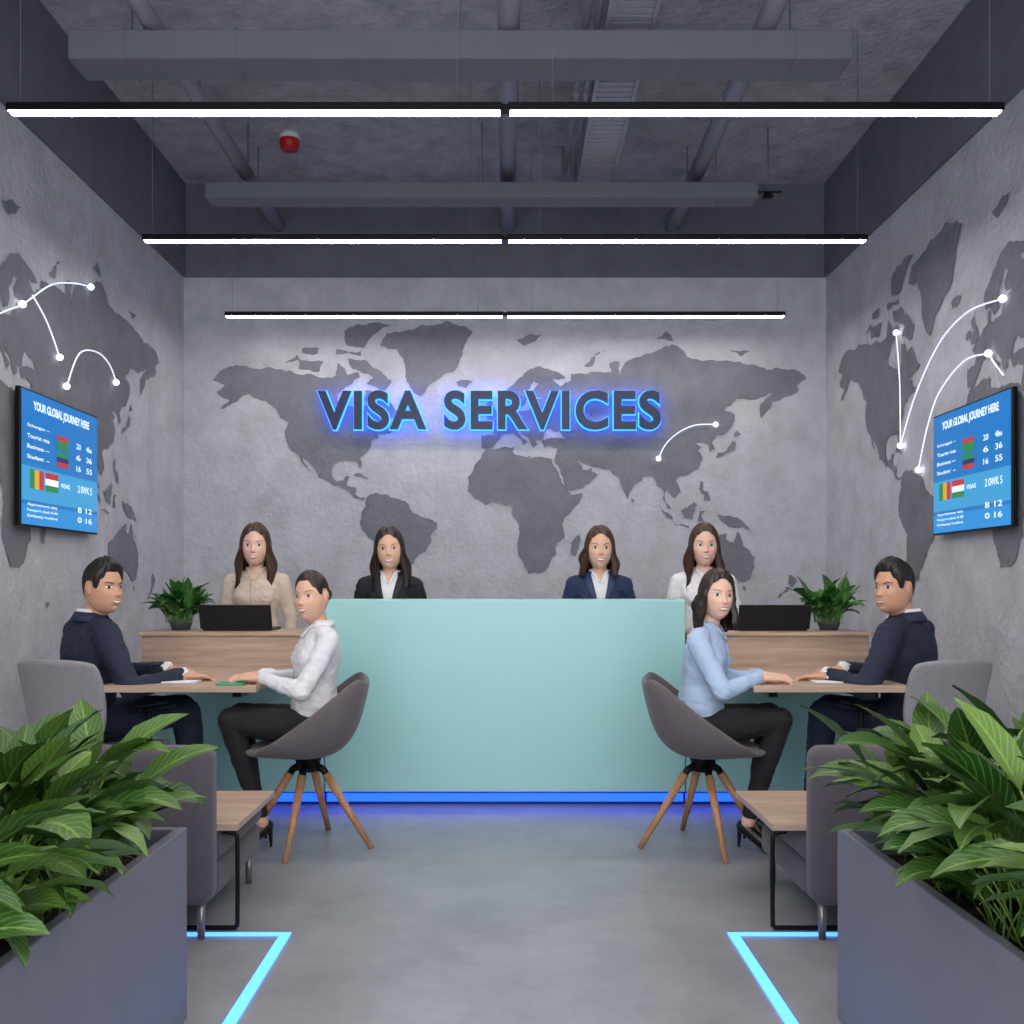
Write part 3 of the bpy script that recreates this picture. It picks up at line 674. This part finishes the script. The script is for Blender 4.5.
def hand(name,W,d,thumb,m,parent,sc=1.0,curl=1.0):
    Y=V(d).normalized(); X=V(thumb); X=(X-Y*X.dot(Y)).normalized(); Z=X.cross(Y)
    if abs(Y.z)<.7 and Z.z<0: Z=-Z
    W=V(W)
    def T(x,y,z): return W+(X*x+Y*y+Z*z)*sc
    parts=[loft([(T(0,-.03,0),X*.025*sc,Z*.019*sc),(T(0,0,0),X*.027*sc,Z*.018*sc),(T(.001,.04,0),X*.037*sc,Z*.016*sc),(T(0,.075,0),X*.040*sc,Z*.0135*sc),(T(0,.092,-.001),X*.036*sc,Z*.011*sc)],20)]
    for x,L,sp in((.030,.072,.10),(.010,.080,.03),(-.010,.075,-.04),(-.029,.060,-.13)):
        p=[(x,.086,0)];a=0;y=.086;z=0;xx=x
        for j,fr in enumerate((.45,.31,.24)):
            a+=math.radians((10,22,20)[j])*curl
            y+=L*fr*math.cos(a); z-=L*fr*math.sin(a); xx+=L*fr*sp; p.append((xx,y,z))
        parts+=chain([T(*q) for q in p],[.0088*sc,.0082*sc,.0074*sc,.0062*sc])
    parts+=chain([T(.022,.022,-.004),T(.047,.050,-.010),T(.056,.078,-.014),T(.056,.100,-.018)],[.013*sc,.0105*sc,.009*sc,.0072*sc])
    return union(name,parts,.0030,m,parent,2)
def person(name,D):
    male=D.get('male',False)
    pel=V(D['pel']);nb=V(D['nb']); tf=V(D['tf']).normalized(); r=tf.cross(UP).normalized(); up=(nb-pel).normalized(); f=up.cross(r).normalized()
    if f.dot(tf)<0: f=-f
    pf=V(D.get('pf',D['tf'])).normalized(); pr=pf.cross(UP)
    e=empty(name,(pel.x,pel.y,0)); top=CL[D['top']]; bot=CL[D['bot']]; skm=SK[D['skin']]
    Lt=(nb-pel).length
    if male: R=[(-.14,.155,.115,0),(0,.175,.13,0),(.25,.165,.125,0),(.45,.165,.125,.005),(.65,.185,.13,.008),(.8,.19,.12,.004),(.92,.15,.09,0),(1.0,.075,.068,0),(1.05,.060,.058,0)]
    else: R=[(-.14,.14,.10,0),(0,.158,.118,0),(.2,.148,.108,0),(.42,.120,.092,.004),(.62,.138,.104,.010),(.78,.145,.098,.006),(.9,.125,.078,0),(1.0,.060,.055,0),(1.04,.050,.050,0)]
    if D.get('tucked'): R=[(-.02,.14,.105,0)]+R[2:]
    def pdir(t):
        w=sstep(0,.6,t); rr=(pr*(1-w)+r*w).normalized(); ff=UP.cross(rr).normalized()
        return rr,ff
    rings=[]
    for t,rx,ry,o in R:
        rr,ff=pdir(t); rings.append((pel+up*(Lt*t)+ff*o,rr*rx,ff*ry))
    parts=[loft(rings)]
    if not male:
        for s in(-1,1): parts.append(ell(nb-up*.155+r*(s*.062)+f*.064,(.058,.048,.058),(r,f,up)))
    shw=.178 if male else .152; rs=(.062,.066,.052,.046,.036) if male else (.046,.050,.042,.038,.029)
    for s,k in((1,'R'),(-1,'L')):
        sh=nb-up*(.066 if male else .060)+r*(s*shw); el=V(D['el'+k]); wr=V(D['wr'+k])
        parts+=chain([nb-up*.035+r*(s*.05),sh],[rs[0],rs[1]])
        parts+=chain([sh,sh.lerp(el,.5)+(-f)*.004,el],[rs[1],rs[2]+.005,rs[3]+.004])
        parts+=chain([el,el.lerp(wr,.5),wr],[rs[3]+.004,rs[3]-.002,rs[4]])
        hd=V(D['hd'+k]) if 'hd'+k in D else (wr-el)
        cen=(pel+nb)/2; thumb=D.get('thumb') or ((cen-wr)-UP*(cen-wr).z)
        hd=hd.normalized()
        if D.get('cuff'):
            vs,fs=geo_tube([wr-(wr-el).normalized()*.01,wr+(wr-el).normalized()*.016+ (wr-el).normalized()*rs[4]*.6],[rs[4]-.003,rs[4]-.006],16); mk('cuff_'+k,vs,fs,CL['white'],e,True)
        hand('hand_'+k,wr+hd*.022,hd,thumb,skm,e,.92 if not male else 1.0,D.get('curl',.9))
    torso=union('torso_clothing',parts,.0085,top,e,4,.008)
    ps=[ell(pel-UP*.0,(.155 if male else .15,.118,.11),(pr,pf,UP))]
    for s,k in((1,'R'),(-1,'L')):
        hp=pel+pr*(s*.082)-UP*.015; kn=V(D['kn'+k]); an=V(D['an'+k])
        ra=(.092,.080,.062,.056,.042) if male else (.090,.076,.056,.050,.036)
        ps+=chain([hp,hp.lerp(kn,.5),kn],[ra[0],ra[1],ra[2]]); ps+=chain([kn,kn.lerp(an,.4),an+(kn-an).normalized()*.03],[ra[2],ra[3],ra[4]])
        td=V(D.get('toe'+k,D.get('toe',D['tf']))).normalized()
        skp=cap(an+(kn-an).normalized()*.06,an-UP*.01,.032,.03); mk('ankle_'+k,skp[0],skp[1],skm,e,True)
        if male:
            sh=[cap((an.x,an.y,.045),V((an.x,an.y,.035))+td*.11,.042,.032),cap(V((an.x,an.y,.032))+td*.11,V((an.x,an.y,.028))+td*.17,.036,.026),cap((an.x-td.x*.04,an.y-td.y*.04,.036),(an.x,an.y,.06),.036,.04)]
        else:
            ball=V((an.x,an.y,.026))+td*.10
            sh=[cap(an-td*.025-UP*.03,ball,.030,.026),cap(ball,V((an.x,an.y,.018))+td*.165,.027,.013),cap(an-td*.04-UP*.04,V((an.x,an.y,.006))-td*.045,.014,.006)]
        union('shoe_'+k,sh,.005,CL['shoe'],e,2)
    union('trousers',ps,.0085,bot,e,4,.006)
    sc=D.get('hs',1.0); hc=V(D['head']); hfv=V(D['hf']).normalized()
    build_head(e,hc,hfv,sc,male,D['hair'],HM[D['hc']],skm,D.get('tilt',0),D.get('smile',True))
    nr=.056 if male else .043
    nt=hc-UP*.062*sc-hfv*.012
    a=chain([nb-UP*.03,nb.lerp(nt,.5),nt],[nr*1.12,nr,nr*1.02]); vs,fs=join(a); mk('neck',vs,fs,skm,e,True)
    def toL(p): q=p-nb; return V((q.dot(r),q.dot(f),q.dot(up)))
    def toW(p): return nb+r*p[0]+f*p[1]+up*p[2]
    me=torso.data; lb=BVHTree.FromPolygons([toL(v.co) for v in me.vertices],[tuple(p.vertices) for p in me.polygons])
    def addp(n,gm,m,sol=0):
        o=mk(n,[toW(v) for v in gm[0]],gm[1],m,e,True)
        if sol: mm=o.modifiers.new('s','SOLIDIFY'); mm.thickness=sol; mm.offset=0
    blazer=D['top'] in('black','navyb','navy')
    sk_d=.045 if male else .075
    if blazer:
        dv=.26 if not male else .24; w0=.058
        addp('shirt_front',patch(lb,lambda u,v:(u*w0*(1-v)**.9*1.0,.012-dv*v),8,14,.004),CL['white'])
        lm=CL['lap_'+D['top']]
        for s in(-1,1):
            addp('lapel_%d'%(s+2),patch(lb,lambda u,v:(s*(w0*(1-v)**.9+(u+1)/2*(.010+.036*math.sin(math.pi*min(1,v*1.25+.12))*(1 if v<.9 else .6))),.018-dv*v),4,14,.008),lm,.004)
    base=.007 if blazer else .003
    addp('neckline',patch(lb,lambda u,v:(u*.036*(1-v),.020-sk_d*v),6,6,base),skm)
    for s in(-1,1):
        addp('collar_flap_%d'%(s+2),patch(lb,lambda u,v:(s*(.036*(1-v)+ (u+1)/2*.030*(1-.5*v)),.026-(sk_d+.004)*v),4,6,base+.006),CL['white'] if blazer else top,.003)
    if not blazer: addp('placket',patch(lb,lambda u,v:(u*.010,-sk_d+.01-.30*v),2,16,.0035),top,.002)
    def band(n,m,r0,r1,z0,z1,gap):
        vs=[];fs=[];N=32
        for i in range(N+1):
            a=math.radians(gap)+(2*math.pi-2*math.radians(gap))*i/N
            for rr_,z in((r0,z0),(r1,z1)):
                vs.append(toW((math.sin(a)*rr_,math.cos(a)*rr_*1.0,z+ .012*(1-math.cos(a))*.5)))
        for i in range(N): fs.append((2*i,2*i+2,2*i+3,2*i+1))
        o=mk(n,vs,fs,m,e,True); mm=o.modifiers.new('s','SOLIDIFY'); mm.thickness=.005
    cr=nr+.010
    band('shirt_collar',CL['white'] if blazer else top,cr+.008,cr,-.012,.036 if male else .022,24 if male else 44)
    if blazer: band('jacket_collar',lm,cr+.030,cr+.007,-.024,.020 if male else .008,50)
    return e
def mirror(d,**kw):
    o={}
    for k,v in d.items():
        kk=k
        if k[:2] in('el','wr','kn','an','hd') and k[2:] in('L','R'): kk=k[:2]+('R' if k[2:]=='L' else 'L')
        if k in('toeL','toeR'): kk='toe'+('R' if k=='toeL' else 'L')
        o[kk]=(-v[0],)+tuple(v[1:]) if isinstance(v,tuple) and len(v)==3 else v
    if 'tilt' in o: o['tilt']=-o['tilt']
    o.update(kw); return o
WL=dict(pel=(-.875,4.58,.565),nb=(-.845,4.58,1.01),head=(-.878,4.545,1.145),hf=(-.38,-.92,0),tf=(-.90,-.43,0),pf=(-1,0,0),
 elL=(-.885,4.345,.735),wrL=(-1.075,4.45,.785),hdL=(-1,.25,-.08),elR=(-.97,4.80,.74),wrR=(-1.13,4.66,.785),hdR=(-1,-.3,-.08),
 knL=(-1.235,4.49,.595),knR=(-1.235,4.67,.595),anL=(-1.10,4.53,.135),anR=(-1.17,4.70,.135),toeL=(-.75,-.65,0),toeR=(-.9,-.3,0),
 top='white',bot='trs',skin='warm',hair='bun',hc='dark',hs=.96,tucked=True,tilt=.06)
person('seated_woman_white_shirt',WL)
WR=mirror(WL,top='blue',hair='bob',hc='dark',skin='light',pel=(.885,4.58,.565),nb=(.925,4.58,1.01),head=(.962,4.545,1.15),hf=(.22,-.97,0),hs=.94)
for k,dx in(('elL',.06),('elR',.06),('wrL',.05),('wrR',.05)): v=WR[k]; WR[k]=(v[0]+dx,v[1],v[2])
person('seated_woman_blue_shirt',WR)
ML=dict(male=True,pel=(-1.98,4.72,.575),nb=(-1.945,4.71,1.04),head=(-1.880,4.68,1.185),hf=(.88,-.48,0),tf=(.72,.69,0),pf=(.75,.66,0),
 elR=(-1.665,4.45,.735),wrR=(-1.50,4.60,.785),hdR=(.95,.3,-.08),elL=(-1.90,5.02,.76),wrL=(-1.70,4.98,.785),hdL=(.95,-.2,-.08),
 knR=(-1.53,4.83,.585),knL=(-1.63,5.05,.585),anR=(-1.50,4.90,.09),anL=(-1.58,5.12,.09),toe=(.8,.5,0),
 top='navy',bot='navy',skin='tan',hair='short',hc='black',hs=1.04,smile=True,cuff=True)
person('seated_man_navy_suit',ML)
MR=mirror(ML,skin='tan')
for k in('pel','nb','head','elL','elR'): v=MR[k]; MR[k]=(v[0]-.06,v[1],v[2])
person('seated_man_navy_suit.001',MR)
def stand(name,x,hz,**kw):
    y=5.99; nbz=hz-.150
    d=dict(pel=(x,y,.84),nb=(x,y+.01,nbz),head=(x,y-.015,hz),hf=(0,-1,0),tf=(0,-1,0),
     elR=(x-.205,y+.02,1.0),elL=(x+.205,y+.02,1.0),wrR=(x-.20,y-.05,.78),wrL=(x+.20,y-.05,.78),thumb=V((0,-1,0)),
     knR=(x-.085,y,.46),knL=(x+.085,y,.46),anR=(x-.08,y+.02,.13),anL=(x+.08,y+.02,.13),toe=(0,-1,0),bot='trs',hs=1.06,hair='long',hc='brown',skin='light')
    d.update(kw); person(name,d)
stand('receptionist_beige_blouse',-1.49,1.430,top='beige',hf=(.08,-1,0),hc='brown')
stand('receptionist_black_blazer',-.69,1.410,top='black',skin='warm',hc='dark',hf=(.04,-1,0),tilt=.05)
stand('receptionist_navy_blazer',.565,1.415,top='navyb',skin='warm',hc='brown',hair='bob',tilt=-.03)
stand('receptionist_white_blouse',1.19,1.430,top='white',hc='brown',hf=(-.06,-1,0))
# ---------------------------------------------------------------- world & camera
w=bpy.data.worlds.new('World'); SC.world=w; w.use_nodes=True
bg=w.node_tree.nodes['Background']; bg.inputs[0].default_value=(.87,.92,1,1); bg.inputs[1].default_value=3.0
cam=bpy.data.cameras.new('camera'); co=bpy.data.objects.new('camera',cam); COL.objects.link(co)
co.location=(0,0,1.2); co.rotation_euler=(math.pi/2,0,0); cam.sensor_width=36; cam.lens=1000/1024*36
cam.shift_x=7/1024; cam.shift_y=73/1024; cam.clip_start=.05
SC.camera=co
SC.view_settings.view_transform='Standard'; SC.view_settings.look='None'; SC.view_settings.exposure=0.18
